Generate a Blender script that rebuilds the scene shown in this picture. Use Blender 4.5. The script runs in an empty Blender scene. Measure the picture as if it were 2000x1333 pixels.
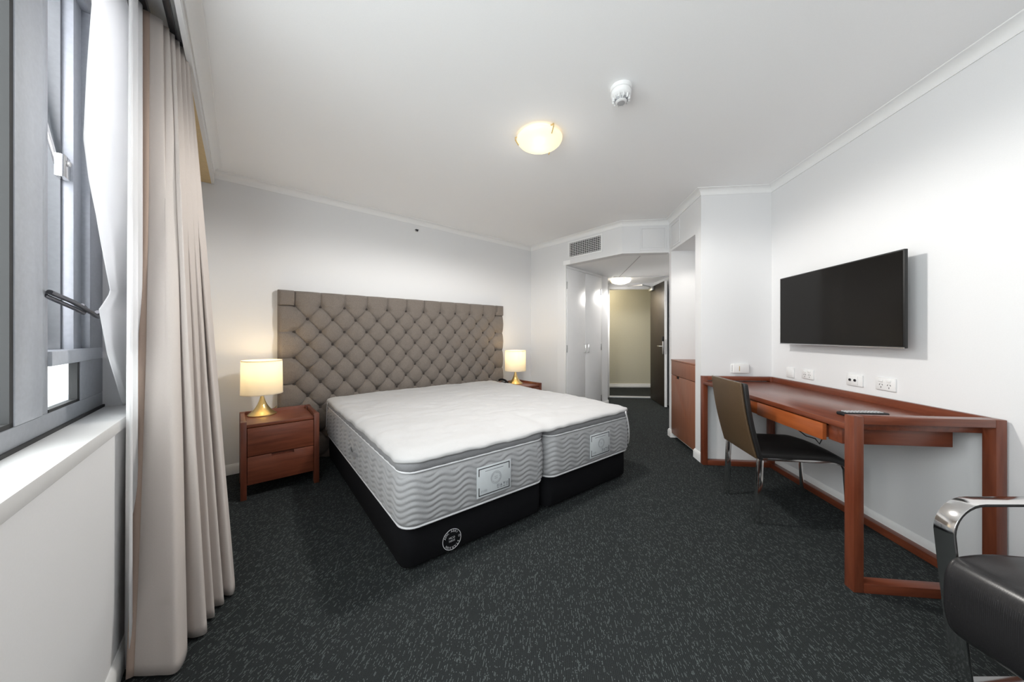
import bpy, bmesh, math, random
from mathutils import Vector, Matrix, noise
R = math.radians
S = bpy.context.scene
COL = S.collection
random.seed(7)

# ------------------------------------------------------------------ camera
cam_d = bpy.data.cameras.new('camera'); cam = bpy.data.objects.new('camera', cam_d); COL.objects.link(cam)
cam.location = (0, 0, 1.17); cam.rotation_euler = (R(90), 0, 0)
cam_d.sensor_width = 36; cam_d.lens = 11.7; cam_d.shift_y = -0.00575; cam_d.clip_start = .02
S.camera = cam
# ------------------------------------------------------------------ world, exposure
S.view_settings.view_transform = 'Standard'; S.view_settings.look = 'None'
S.view_settings.gamma = 1; S.view_settings.use_curve_mapping = False
S.view_settings.exposure = 1.1
SKY = 4.8
w = bpy.data.worlds.new('overcast_sky'); S.world = w; w.use_nodes = True
bg = w.node_tree.nodes['Background']; bg.inputs[0].default_value = (.985, .98, 1, 1); bg.inputs[1].default_value = SKY
CEIL = 2.51; HALL = 2.135

# window wall frame: origin W0, x along the wall (away from camera), y outwards
W0 = Vector((-1.398, 1.196, 0)); WD = Vector((-.6293, .7771, 0)); WN = Vector((.7771, .6293, 0))
def W(a, n, z=0): v = W0 + WD*a + WN*n; return (v.x, v.y, z)
pl = bpy.data.lights.new('window_portal', 'AREA'); pl.shape = 'RECTANGLE'; pl.size = 2.85; pl.size_y = 1.5
pl.cycles.is_portal = True
po = bpy.data.objects.new('window_portal', pl); COL.objects.link(po)
po.location = W(-1.17, -.22, 1.64)
po.rotation_euler = Vector((WN.x, WN.y, 0)).to_track_quat('-Z', 'Y').to_euler()

# ------------------------------------------------------------------ materials
MATS = {}
def nt(name):
    m = bpy.data.materials.new(name); m.use_nodes = True; MATS[name] = m
    t = m.node_tree; b = t.nodes['Principled BSDF']
    return m, t, b
def coord(t, kind='Object', scale=(1,1,1), rot=(0,0,0)):
    c = t.nodes.new('ShaderNodeTexCoord'); mp = t.nodes.new('ShaderNodeMapping')
    mp.inputs['Scale'].default_value = scale; mp.inputs['Rotation'].default_value = rot
    t.links.new(c.outputs[kind], mp.inputs[0]); return mp.outputs[0]
def noise_n(t, vec, scale, detail=4, rough=.6):
    n = t.nodes.new('ShaderNodeTexNoise'); n.inputs['Scale'].default_value = scale
    n.inputs['Detail'].default_value = detail; n.inputs['Roughness'].default_value = rough
    t.links.new(vec, n.inputs['Vector']); return n.outputs['Fac']
def ramp(t, fac, stops):
    r = t.nodes.new('ShaderNodeValToRGB'); e = r.color_ramp.elements
    while len(e) < len(stops): e.new(.5)
    for i, (p, c) in enumerate(stops): e[i].position = p; e[i].color = (*c, 1)
    t.links.new(fac, r.inputs[0]); return r.outputs[0]
def bump(t, b, fac, strength, dist=.01):
    n = t.nodes.new('ShaderNodeBump'); n.inputs['Strength'].default_value = strength; n.inputs['Distance'].default_value = dist
    t.links.new(fac, n.inputs['Height']); t.links.new(n.outputs[0], b.inputs['Normal'])
def plain(name, c, rough=.5, metal=0, nscale=40, var=.06, bstr=.05, spec=.5, coat=0):
    m, t, b = nt(name); v = coord(t); f = noise_n(t, v, nscale)
    lo = tuple(x*(1-var) for x in c); hi = tuple(min(1, x*(1+var)) for x in c)
    t.links.new(ramp(t, f, [(.3, lo), (.7, hi)]), b.inputs['Base Color'])
    b.inputs['Roughness'].default_value = rough; b.inputs['Metallic'].default_value = metal
    b.inputs['Specular IOR Level'].default_value = spec; b.inputs['Coat Weight'].default_value = coat
    if bstr: bump(t, b, f, bstr, .003)
    return m
def wood(name, c1, c2, axis='x', rough=.32):
    m, t, b = nt(name)
    sc = {'x': (2.2, 26, 26), 'y': (26, 2.2, 26), 'z': (26, 26, 2.2)}[axis]
    v = coord(t, 'Object', sc); f = noise_n(t, v, 1.6, 6, .62)
    t.links.new(ramp(t, f, [(.32, c1), (.62, c2)]), b.inputs['Base Color'])
    b.inputs['Roughness'].default_value = rough; b.inputs['Coat Weight'].default_value = .25; b.inputs['Coat Roughness'].default_value = .25
    bump(t, b, f, .04, .002); return m
def cloth(name, c, scale=900, bstr=.25, var=.18, transl=0.0, rough=.9, fold=0):
    m, t, b = nt(name); v = coord(t)
    f = noise_n(t, v, scale, 2, .7)
    lo = tuple(x*(1-var) for x in c); hi = tuple(min(1, x*(1+var)) for x in c)
    t.links.new(ramp(t, f, [(.3, lo), (.7, hi)]), b.inputs['Base Color'])
    b.inputs['Roughness'].default_value = rough; b.inputs['Specular IOR Level'].default_value = .15
    b.inputs['Sheen Weight'].default_value = .15 if max(c) > .03 else 0
    bump(t, b, f, bstr, .002)
    if transl:
        tr = t.nodes.new('ShaderNodeBsdfTranslucent'); tr.inputs[0].default_value = (*c, 1)
        mx = t.nodes.new('ShaderNodeMixShader'); mx.inputs[0].default_value = transl
        t.links.new(b.outputs[0], mx.inputs[1]); t.links.new(tr.outputs[0], mx.inputs[2])
        t.links.new(mx.outputs[0], t.nodes['Material Output'].inputs[0])
    return m
def emit(name, c, s):
    m, t, b = nt(name); b.inputs['Base Color'].default_value = (*c, 1)
    b.inputs['Emission Color'].default_value = (*c, 1); b.inputs['Emission Strength'].default_value = s
    b.inputs['Roughness'].default_value = .25; return m
def glass(name, c=(1,1,1), alpha=.12):
    m, t, b = nt(name); tr = t.nodes.new('ShaderNodeBsdfTransparent'); tr.inputs[0].default_value = (*c, 1)
    gl = t.nodes.new('ShaderNodeBsdfGlossy'); gl.inputs['Roughness'].default_value = .03
    mx = t.nodes.new('ShaderNodeMixShader'); mx.inputs[0].default_value = .06
    t.links.new(tr.outputs[0], mx.inputs[1]); t.links.new(gl.outputs[0], mx.inputs[2])
    t.links.new(mx.outputs[0], t.nodes['Material Output'].inputs[0]); return m

plain('wall', (.76, .76, .77), .75, nscale=180, var=.012, bstr=.05, spec=.25)
plain('ceiling', (.92, .92, .925), .85, nscale=220, var=.012, bstr=.06, spec=.2)
plain('trim', (.84, .84, .84), .4, nscale=60, var=.01, bstr=0)
plain('sill_paint', (.66, .66, .66), .5, nscale=60, var=.01, bstr=0)
plain('door_white', (.84, .84, .85), .34, nscale=12, var=.012, bstr=.02, spec=.12)
plain('corridor_wall', (.52, .50, .40), .8, nscale=160, var=.05, bstr=.15)
wood('desk_x', (.118, .027, .012), (.18, .047, .021), 'x')
wood('desk_y', (.118, .027, .012), (.18, .047, .021), 'y', .3)
wood('desk_z', (.118, .027, .012), (.18, .047, .021), 'z')
wood('desk_drawer', (.25, .058, .014), (.34, .085, .022), 'y')
wood('night_x', (.11, .027, .013), (.19, .054, .026), 'x', .38)
wood('night_z', (.09, .022, .011), (.15, .041, .020), 'z', .38)
wood('cabinet_wood', (.23, .085, .045), (.29, .112, .06), 'z', .42)
plain('wood_edge', (.05, .018, .01), .5)
cloth('headboard_cloth', (.195, .168, .148), 420, .5, .45)
cloth('button_cloth', (.06, .05, .045), 900, .2, .2)
cloth('mattress_cloth', (.37, .37, .38), 500, .25, .16)
cloth('topper_cloth', (.26, .26, .27), 500, .3, .2)
cloth('sheet_cloth', (.50, .495, .50), 260, .12, .03)
cloth('base_cloth', (.0065, .0065, .008), 600, .4, .5)
cloth('piping_cloth', (.72, .72, .74), 800, .1, .05)
cloth('curtain_cloth', (.70, .635, .595), 1100, .3, .1, .22)
cloth('curtain_hem', (.52, .40, .33), 1100, .3, .1, .15)
cloth('sheer_cloth', (.92, .92, .925), 1500, .05, .02, .55)
plain('black_fabric', (.01, .01, .011), .9)
plain('brass', (.72, .56, .27), .28, 1, 90, .05, .03)
plain('chrome', (.78, .77, .76), .12, 1, 60, .03, 0)
plain('steel', (.55, .55, .56), .3, 1, 60, .05, 0)
plain('dark_steel', (.12, .12, .13), .4, 1, 60, .05, 0)
plain('aluminium', (.34, .36, .395), .42, .35, 70, .06, .03)
plain('aluminium_light', (.44, .465, .51), .42, .3, 70, .05, .03)
plain('aluminium_dark', (.14, .15, .16), .45, .3, 70, .05, .03)
plain('rubber', (.012, .012, .013), .6)
plain('leather_black', (.014, .013, .013), .38, 0, 260, .3, .35, .5)
plain('leather_warm_reflect', (.085, .052, .026), .42, 0, 200, .25, .3, .5)
plain('plastic_white', (.80, .80, .80), .35, nscale=30, var=.01, bstr=0)
plain('plastic_grey', (.45, .45, .46), .4, bstr=0)
plain('plastic_black', (.010, .010, .011), .55, bstr=0, spec=.3)
plain('tv_black', (.008, .008, .008), .5, bstr=0)
plain('tv_screen', (.006, .005, .004), .12, 0, 20, .05, 0, .2)
plain('entry_wood', (.030, .022, .015), .5, 0, 30, .2, .03, .3)
plain('dark_void', (.008, .008, .008), .9, bstr=0)
plain('pelmet_tan', (.62, .47, .26), .6)
plain('ink', (.02, .02, .022), .7, bstr=0)
plain('ink_grey', (.22, .23, .25), .7, bstr=0)
plain('print_white', (.7, .7, .72), .7, bstr=0)
plain('label_paper', (.60, .63, .65), .6, nscale=20, var=.03, bstr=0)
plain('facade', (.085, .092, .092), .8, nscale=3, var=.08)
plain('facade_glass', (.06, .066, .07), .5)
plain('asphalt', (.1, .1, .1), .9)
glass('glass', (.93, .96, .95))
emit('dome_glass', (.80, .66, .43), .50)
emit('hall_dome_glass', (1, .93, .80), 1.2)
emit('bulb', (1, .82, .5), 12)
# frosted sash pane
m, t, b = nt('frosted'); b.inputs['Base Color'].default_value = (.80, .83, .84, 1); b.inputs['Roughness'].default_value = .5
tr = t.nodes.new('ShaderNodeBsdfTranslucent'); tr.inputs[0].default_value = (.75, .79, .8, 1)
mx = t.nodes.new('ShaderNodeMixShader'); mx.inputs[0].default_value = .5
t.links.new(b.outputs[0], mx.inputs[1]); t.links.new(tr.outputs[0], mx.inputs[2]); t.links.new(mx.outputs[0], t.nodes['Material Output'].inputs[0])
# lamp shade
m, t, b = nt('shade_cloth'); v = coord(t); f = noise_n(t, v, 500, 2, .7)
b.inputs['Base Color'].default_value = (.86, .82, .74, 1); b.inputs['Roughness'].default_value = .8
bump(t, b, f, .1, .001)
tr = t.nodes.new('ShaderNodeBsdfTranslucent'); tr.inputs[0].default_value = (.93, .90, .82, 1)
mx = t.nodes.new('ShaderNodeMixShader'); mx.inputs[0].default_value = .55
t.links.new(b.outputs[0], mx.inputs[1]); t.links.new(tr.outputs[0], mx.inputs[2]); t.links.new(mx.outputs[0], t.nodes['Material Output'].inputs[0])
# carpet: dark ribs with pale dashes
def carpet():
    m, t, b = nt('carpet'); L = t.links.new
    v = coord(t, 'Object', (1, 1, 1), (0, 0, R(6.4)))
    sp = t.nodes.new('ShaderNodeSeparateXYZ'); L(v, sp.inputs[0])
    def M(op, a, bb=None):
        n = t.nodes.new('ShaderNodeMath'); n.operation = op
        for i, x in enumerate((a, bb)):
            if x is None: continue
            if isinstance(x, (int, float)): n.inputs[i].default_value = x
            else: L(x, n.inputs[i])
        return n.outputs[0]
    def layer(wx, wy, thr, seed):
        row = M('FLOOR', M('DIVIDE', sp.outputs[0], wx))
        wn = t.nodes.new('ShaderNodeTexWhiteNoise'); wn.noise_dimensions = '1D'; L(M('ADD', row, seed), wn.inputs['W'])
        yy = M('ADD', M('DIVIDE', sp.outputs[1], wy), M('MULTIPLY', wn.outputs[0], 7.3))
        cell = M('FLOOR', yy)
        cb = t.nodes.new('ShaderNodeCombineXYZ'); L(row, cb.inputs[0]); L(cell, cb.inputs[1]); cb.inputs[2].default_value = seed
        w2 = t.nodes.new('ShaderNodeTexWhiteNoise'); w2.noise_dimensions = '3D'; L(cb.outputs[0], w2.inputs['Vector'])
        on = M('GREATER_THAN', w2.outputs[0], thr)
        fx = M('FRACT', M('DIVIDE', sp.outputs[0], wx)); inside = M('LESS_THAN', M('ABSOLUTE', M('SUBTRACT', fx, .5)), .27)
        return M('MULTIPLY', M('MULTIPLY', on, inside), w2.outputs[0])
    f1 = layer(.0034, .0135, .90, 3.0); f2 = layer(.0042, .0042, .945, 11.0)
    fl = M('MAXIMUM', f1, f2)
    big = noise_n(t, v, 5, 3); fine = noise_n(t, v, 420, 2, .8)
    base = ramp(t, fine, [(.3, (.013, .0150, .0155)), (.72, (.038, .042, .043))])
    mix = t.nodes.new('ShaderNodeMix'); mix.data_type = 'RGBA'
    L(M('MULTIPLY', fl, .8), mix.inputs['Factor']); L(base, mix.inputs['A']); mix.inputs['B'].default_value = (.13, .15, .15, 1)
    L(mix.outputs['Result'], b.inputs['Base Color']); b.inputs['Roughness'].default_value = .95; b.inputs['Specular IOR Level'].default_value = .1
    rib = M('SINE', M('MULTIPLY', sp.outputs[0], 2*math.pi/.0068))
    bump(t, b, M('ADD', M('MULTIPLY', rib, .35), M('ADD', fine, fl)), .5, .004)
carpet()

# ------------------------------------------------------------------ mesh helpers
def nb(): return bmesh.new()
def box(bm, x0, x1, y0, y1, z0, z1, M=None):
    vs = [bm.verts.new(p) for p in ((x0,y0,z0),(x1,y0,z0),(x1,y1,z0),(x0,y1,z0),(x0,y0,z1),(x1,y0,z1),(x1,y1,z1),(x0,y1,z1))]
    if M is not None:
        for v in vs: v.co = M @ v.co
    for f in ((3,2,1,0),(4,5,6,7),(0,1,5,4),(1,2,6,5),(2,3,7,6),(3,0,4,7)): bm.faces.new([vs[i] for i in f])
    return bm
def prism(bm, pts, z0, z1, M=None):
    n = len(pts); lo = [bm.verts.new((x, y, z0)) for x, y in pts]; hi = [bm.verts.new((x, y, z1)) for x, y in pts]
    if M is not None:
        for v in lo+hi: v.co = M @ v.co
    bm.faces.new(lo[::-1]); bm.faces.new(hi)
    for i in range(n): bm.faces.new((lo[i], lo[(i+1)%n], hi[(i+1)%n], hi[i]))
    return bm
def lathe(bm, prof, seg=32, M=None, cap0=True, cap1=True):
    rings = []
    for r, z in prof:
        rings.append([bm.verts.new((r*math.cos(2*math.pi*k/seg), r*math.sin(2*math.pi*k/seg), z)) for k in range(seg)])
    for a, c in zip(rings, rings[1:]):
        for k in range(seg): bm.faces.new((a[k], a[(k+1)%seg], c[(k+1)%seg], c[k]))
    if cap0: bm.faces.new(rings[0][::-1])
    if cap1: bm.faces.new(rings[-1])
    if M is not None:
        for r_ in rings:
            for v in r_: v.co = M @ v.co
    return bm
def tube(bm, path, r, seg=8, closed=False, flat=None):
    """round tube, or flat=(w,h,upvector) rectangular bar swept along a path"""
    P = [Vector(p) for p in path]; n = len(P); rings = []
    prev = None
    for i, p in enumerate(P):
        if closed: tg = (P[(i+1) % n]-P[i-1]).normalized()
        else: tg = (P[min(i+1, n-1)]-P[max(i-1, 0)]).normalized()
        if flat:
            side = Vector(flat[2]).normalized(); up = tg.cross(side).normalized()
            a, c = flat[0]/2, flat[1]/2
            rings.append([bm.verts.new(p+side*sx*a+up*sy*c) for sx, sy in ((-1,-1),(1,-1),(1,1),(-1,1))])
        else:
            if prev is None:
                ref = Vector((0,0,1)) if abs(tg.z) < .9 else Vector((1,0,0)); up = tg.cross(ref).normalized()
            else: up = (prev-tg*prev.dot(tg)).normalized()
            prev = up; sd = tg.cross(up)
            rings.append([bm.verts.new(p+(up*math.cos(2*math.pi*k/seg)+sd*math.sin(2*math.pi*k/seg))*r) for k in range(seg)])
    m_ = len(rings[0]); rng = range(n) if closed else range(n-1)
    for i in rng:
        a, c = rings[i], rings[(i+1) % n]
        for k in range(m_): bm.faces.new((a[k], a[(k+1) % m_], c[(k+1) % m_], c[k]))
    if not closed: bm.faces.new(rings[0][::-1]); bm.faces.new(rings[-1])
    return bm
def grid(bm, rows, closed_u=False):
    vs = [[bm.verts.new(p) for p in r] for r in rows]
    for a, c in zip(vs, vs[1:]):
        n = len(a)
        for k in range(n if closed_u else n-1): bm.faces.new((a[k], a[(k+1) % n], c[(k+1) % n], c[k]))
    return vs
def obj(name, bm, mat, parent=None, bevel=0, seg=2, smooth=True, angle=35, recalc=True, loc=None, rot=None):
    if recalc: bmesh.ops.recalc_face_normals(bm, faces=bm.faces[:])
    if bevel:
        es = [e for e in bm.edges if len(e.link_faces) == 2 and e.calc_face_angle(0) > R(30)]
        bmesh.ops.bevel(bm, geom=es, offset=bevel, segments=seg, affect='EDGES', clamp_overlap=True, profile=.5)
    me = bpy.data.meshes.new(name); bm.to_mesh(me); bm.free()
    me.materials.append(MATS[mat])
    if smooth: me.shade_smooth(); me.set_sharp_from_angle(angle=R(angle))
    o = bpy.data.objects.new(name, me); COL.objects.link(o)
    if parent: o.parent = parent
    if loc: o.location = loc
    if rot: o.rotation_euler = rot
    return o
def copy_part(o, parent, loc=None, rot=None):
    c = o.copy(); COL.objects.link(c); c.parent = parent
    if loc is not None: c.location = loc
    if rot is not None: c.rotation_euler = rot
    return c
def tag(o, label, cat, group=None):
    o['label'] = label; o['category'] = cat
    if group: o['group'] = group
    return o
def thing(name, label, cat, loc=(0,0,0), deg=0, group=None):
    o = bpy.data.objects.new(name, None); COL.objects.link(o); o.empty_display_size = .05
    o.location = loc; o.rotation_euler = (0, 0, R(deg)); return tag(o, label, cat, group)
def struct(o): o['kind'] = 'structure'; return o
def dup(root, label, loc, deg, group=None):
    r = root.copy(); COL.objects.link(r); r.location = loc; r.rotation_euler = (0, 0, R(deg)); r['label'] = label
    if group: r['group'] = group
    for ch in list(root.children):
        c = ch.copy(); COL.objects.link(c); c.parent = r
        for g in list(ch.children):
            d = g.copy(); COL.objects.link(d); d.parent = c
    return r
def text_bm(bm, s, size, M):
    cu = bpy.data.curves.new('t', 'FONT'); cu.body = s; cu.size = size; cu.align_x = 'CENTER'; cu.align_y = 'CENTER'; cu.resolution_u = 2
    o = bpy.data.objects.new('t', cu); COL.objects.link(o)
    dg = bpy.context.evaluated_depsgraph_get(); me = bpy.data.meshes.new_from_object(o.evaluated_get(dg))
    vs = [bm.verts.new(M @ v.co) for v in me.vertices]
    for p in me.polygons:
        try: bm.faces.new([vs[i] for i in p.vertices])
        except ValueError: pass
    bpy.data.objects.remove(o); bpy.data.curves.remove(cu); bpy.data.meshes.remove(me)

# ------------------------------------------------------------------ the shell
def V2(x, y): return Vector((x, y, 0))
CL = V2(-2.556, 2.626)             # window wall / headboard wall
C1 = V2(.29, 5.10)                 # headboard wall / vent wall
AD = (C1-CL).normalized()          # along the headboard wall
VD = V2(.656, -.7547)              # along the vent wall, towards the room
V1 = C1 + VD*.668                  # wardrobe corner
V2_ = C1 + VD*1.542                # bulkhead corner
C5 = V2(1.832, 3.877); C2 = V2(1.741, 3.063); C3 = V2(2.337, 2.996)
BD = V2(.1115, .9938)
RB = V2(1.866, -1.2); LB = Vector((*W(-3.083, 0)[:2], 0))
E1 = V2(1.597, 5.55)               # end of the wardrobe wall
E2 = V2(1.80, 6.25); E3 = V2(2.62, 6.16)
HR = V2(2.545, 3.80)
def wall(name, p0, p1, z0, z1, holes=(), th=.12, mat='wall', ext=(0, 0), kind='structure'):
    """slab outside (left of) p0->p1; holes (s0,s1,z0,z1) along the run"""
    d = (p1-p0); L = d.length; ang = math.atan2(d.y, d.x)
    bm = nb(); xs = -ext[0]
    for (s0, s1, h0, h1) in sorted(holes):
        box(bm, xs, s0, 0, th, z0, z1)
        if h0 > z0: box(bm, s0, s1, 0, th, z0, h0)
        if h1 < z1: box(bm, s0, s1, 0, th, h1, z1)
        xs = s1
    box(bm, xs, L+ext[1], 0, th, z0, z1)
    o = obj(name, bm, mat, smooth=False); o.location = (p0.x, p0.y, 0); o.rotation_euler = (0, 0, ang); return struct(o)
WLEN = (CL-LB).length
A2S = 3.083                         # wall run = a + A2S
wall('wall_window', LB, CL, 0, CEIL, [(A2S-2.62, A2S+.27, .86, 2.41)], th=.26, ext=(.2, .2))  # opening runs on unseen behind the camera, extended for more daylight
wall('wall_headboard', CL, C1, 0, CEIL, ext=(.1, .12))
wall('wall_vent', C1, V1, 0, CEIL)
wall('wall_wardrobe', V1, E1, 0, HALL)
wall('wall_hall_left', E1, E2, 0, HALL+.3, th=.1)
ED = (E3-E2); EL = ED.length
wall('wall_entry', E2, E3, 0, HALL+.3, [(.02, .85, 0, 2.05)], th=.12, ext=(.1, .3))
wall('wall_hall_right', E3, HR, 0, HALL+.3)
wall('wall_hall_return', HR, C5+V2(.0, .0), 0, CEIL, th=.04, ext=(0, -.03))
NL = (C5-C2).length                 # niche wall, running from the entry towards the desk
wall('wall_niche', C5, C2, 0, CEIL, [(.062, NL-.124, 0, HALL)], th=.04)
wall('wall_desk_end', C2, C3, 0, CEIL, ext=(-.04, .1), th=.06)
wall('wall_television', C3, RB, 0, CEIL, ext=(.1, .1))
wall('wall_rear', RB, LB, 0, CEIL, ext=(.1, .1))
# niche lining: back, two sides and ceiling
nd = (C2-C5).normalized(); nn = V2(-nd.y, nd.x)
o = nb(); s0, s1, dp = .062, NL-.124, .45
box(o, s0-.03, s1+.03, dp, dp+.03, 0, HALL+.03); box(o, s0-.03, s0, .04, dp, 0, HALL+.03); box(o, s1, s1+.03, .04, dp, 0, HALL+.03); box(o, s0, s1, .04, dp, HALL, HALL+.03)
o = obj('wall_niche_lining', o, 'wall', smooth=False); o.location = C5; o.rotation_euler = (0, 0, math.atan2(nd.y, nd.x)); struct(o)
# bulkhead over the hall mouth (solid, with hall ceiling as its underside)
bm = nb(); inn = V2(.06, .10)
prism(bm, [(V1.x, V1.y), (V2_.x, V2_.y), (C5.x, C5.y), (C5.x+.02, C5.y+.1), (V2_.x+.04, V2_.y+.13), (V1.x+.06, V1.y+.1)], HALL, CEIL)
struct(obj('wall_bulkhead', bm, 'wall', smooth=False))
bm = nb(); prism(bm, [(V1.x-.02, V1.y+.01), (V2_.x+.02, V2_.y+.06), (C5.x, C5.y+.05), (2.7, 3.80), (2.80, 6.14), (1.78, 6.25), (E1.x-.05, E1.y+.02)], HALL+.001, HALL+.06)
struct(obj('ceiling_hall', bm, 'ceiling', smooth=False))
bm = nb(); box(bm, 0, .008, 0, 1.5, -.004, 0); o = obj('trim_9', bm, 'plastic_grey', smooth=False); o.location = (1.556, 4.047, HALL+.001); struct(o); o.rotation_euler = (0, 0, R(-8.3))
bm = nb(); box(bm, 0, .82, 0, .006, -.012, 0); o = obj('trim_10', bm, 'trim', smooth=False); o.location = (1.68, 5.50, HALL+.001); struct(o); o.rotation_euler = (0, 0, R(-5))
# floor and ceiling
bm = nb(); box(bm, -3.2, 4.6, -1.7, 8.2, -.1, 0); struct(obj('floor', bm, 'carpet', smooth=False))
bm = nb(); prism(bm, [(LB.x-.1, LB.y-.15), (RB.x+.2, RB.y-.15), (C3.x+.15, C3.y+.15), (C2.x+.1, C2.y+.15), (C5.x+.08, C5.y+.1), (V2_.x+.03, V2_.y+.1), (C1.x, C1.y+.2), (CL.x-.25, CL.y+.05)], CEIL, CEIL+.08)
struct(obj('ceiling', bm, 'ceiling', smooth=False))
# corridor beyond the entry
bm = nb(); box(bm, -.6, 4.4, 7.46, 7.56, 0, 2.6); struct(obj('wall_corridor', bm, 'corridor_wall', smooth=False))
bm = nb(); box(bm, -.6, 4.4, 6.34, 7.5, 2.30, 2.36); struct(obj('ceiling_corridor', bm, 'ceiling', smooth=False))
bm = nb(); box(bm, -.7, -.6, 6.3, 7.56, 0, 2.4); box(bm, 4.4, 4.5, 6.3, 7.56, 0, 2.4); struct(obj('wall_corridor_ends', bm, 'corridor_wall', smooth=False))
bm = nb(); box(bm, -.6, 1.83, 6.37, 6.42, 0, 2.4); box(bm, 2.70, 4.4, 6.30, 6.36, 0, 2.4); struct(obj('wall_corridor_near', bm, 'corridor_wall', smooth=False))
bm = nb(); box(bm, 0, 5, -.018, 0, 0, .085); box(bm, 0, 5, -.026, 0, 0, .045); o = obj('baseboard_corridor', bm, 'trim', bevel=.004); o.location = (-.6, 7.46, 0); struct(o)
bm = nb(); box(bm, 0, EL, -.02, .13, 0, .012); o = obj('trim_threshold', bm, 'aluminium_light', bevel=.003); o.location = E2; o.rotation_euler = (0, 0, math.atan2(ED.y, ED.x)); struct(o)
# entry door frame
fr = nb(); box(fr, .0, .03, -.012, .12, 0, 2.08); box(fr, .835, .87, -.012, .12, 0, 2.08); box(fr, .03, .835, -.012, .12, 2.03, 2.08)
o = obj('trim_door_frame', fr, 'trim', bevel=.003); o.location = E2; o.rotation_euler = (0, 0, math.atan2(ED.y, ED.x)); struct(o)

# mouldings swept along the wall foot / head, room on the right-hand side of the run
def mitre(pts, off):
    out = []
    for i, p in enumerate(pts):
        ns = []
        if i > 0: d = (pts[i]-pts[i-1]).normalized(); ns.append(V2(d.y, -d.x))
        if i < len(pts)-1: d = (pts[i+1]-pts[i]).normalized(); ns.append(V2(d.y, -d.x))
        if len(ns) == 1: out.append(p+ns[0]*off)
        else:
            m_ = (ns[0]+ns[1]).normalized(); out.append(p+m_*(off/max(.3, m_.dot(ns[0]))))
    return out
def moulding(name, pts, prof, mat='trim', close=True):
    rows = []
    for off, z in prof: rows.append([(p.x, p.y, z) for p in mitre(pts, off)])
    bm = nb(); vs = grid(bm, rows + ([rows[0]] if close else []))
    return struct(obj(name, bm, mat, angle=25))
cove = [(0, CEIL), (0, CEIL-.055), (.006, CEIL-.056)] + [(.006+.046*(1-math.cos(R(a))), CEIL-.052+.046*math.sin(R(a))) for a in range(0, 91, 15)] + [(.055, CEIL-.004), (.055, CEIL)]
PM = .155                                # pelmet depth
pel_end = CL + AD*.155/ (AD.dot(WN))
moulding('trim_1', [pel_end, C1, V2_, C5, C2, C3, RB], cove)
skirt = [(0, 0), (.014, 0), (.014, .06), (.010, .075), (.004, .085), (0, .085)]
moulding('baseboard_headboard', [CL, C1, V1], skirt)
moulding('baseboard_window', [LB, CL], skirt)
moulding('baseboard_television', [C3, RB], skirt)
moulding('baseboard_wardrobe', [V1+(E1-V1).normalized()*1.04, E1, E1+V2(.02, .06)], skirt)
moulding('baseboard_niche', [C5+V2(.06, -.007), C5, C5+nd*.062, C5+nd*.062+nn*.4], skirt)
moulding('baseboard_desk_end', [C5+nd*(NL-.124)+nn*.03, C5+nd*(NL-.124), C2, C2+V2(.012, -.0013)], skirt)
# pelmet above the curtain
bm = nb(); WA = math.atan2(WD.y, WD.x)
box(bm, -3.0, 1.84, -PM, -PM+.018, 2.405, CEIL)
o = obj('trim_pelmet', bm, 'wall', smooth=False); o.location = W0; o.rotation_euler = (0, 0, WA); struct(o)
bm = nb(); box(bm, .37, 1.84, -PM+.018, -.005, 2.405, 2.418); o = obj('trim_pelmet_board', bm, 'pelmet_tan', smooth=False); o.location = W0; o.rotation_euler = (0, 0, WA); struct(o)  # tan board closing the underside of the pelmet
moulding('trim_2', [Vector((*W(-2.8, PM)[:2], 0)), Vector((*W(1.72, PM)[:2], 0))], cove)
# window sill
bm = nb(); box(bm, -2.62, .27, -.012, .108, .842, .882); o = obj('trim_window_sill', bm, 'sill_paint', bevel=.004); o.location = W0; o.rotation_euler = (0, 0, WA); struct(o)

# ------------------------------------------------------------------ the window (x along wall, y outwards)
win = bpy.data.objects.new('window_1', None); COL.objects.link(win); win.location = W0; win.rotation_euler = (0, 0, WA); struct(win)
bm = nb(); box(bm, -2.62, .27, .104, .20, .882, .942); box(bm, -2.62, .27, .104, .2, 2.36, 2.41); obj('rail', bm, 'aluminium', win, .003)
bm = nb(); box(bm, -2.62, .27, .098, .104, .882, .892); obj('rail_seal', bm, 'rubber', win)
M1 = nb(); box(M1, -.393, -.245, .104, .127, .942, 2.36); m1 = obj('mullion', M1, 'aluminium_light', win, .003)
bm = nb(); box(bm, -.245, -.20, .108, .15, .942, 2.36); obj('mullion_lip', bm, 'aluminium', win, .002)
for a in (-1.35, -2.47): copy_part(m1, win, (a+.393, 0, 0))
bm = nb(); box(bm, .13, .27, .104, .22, 1.10, 2.36); obj('jamb', bm, 'aluminium', win, .003)
bm = nb(); box(bm, .06, .13, .125, .235, 1.10, 2.36); obj('jamb', bm, 'aluminium_light', win, .002)
bm = nb(); box(bm, .045, .06, .15, .235, 1.10, 2.36); obj('jamb_seal', bm, 'aluminium_dark', win)
bm = nb(); box(bm, -.20, .25, .100, .19, 1.078, 1.122); obj('transom', bm, 'aluminium_light', win, .003)
bm = nb(); box(bm, .038, .27, .104, .128, .942, 1.078); obj('jamb', bm, 'aluminium', win, .002)
bm = nb(); box(bm, -.20, .038, .115, .120, .942, 1.08); obj('pane', bm, 'glass', win)
bm = nb(); box(bm, .018, .038, .107, .126, .942, 1.08); box(bm, -.2, .038, .107, .126, .940, .951); obj('pane_seal', bm, 'rubber', win)
for x0, x1 in ((-1.30, -.393), (-2.47, -1.20)):
    bm = nb(); box(bm, x0, x1, .118, .124, .942, 2.36); obj('pane', bm, 'glass', win)
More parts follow.
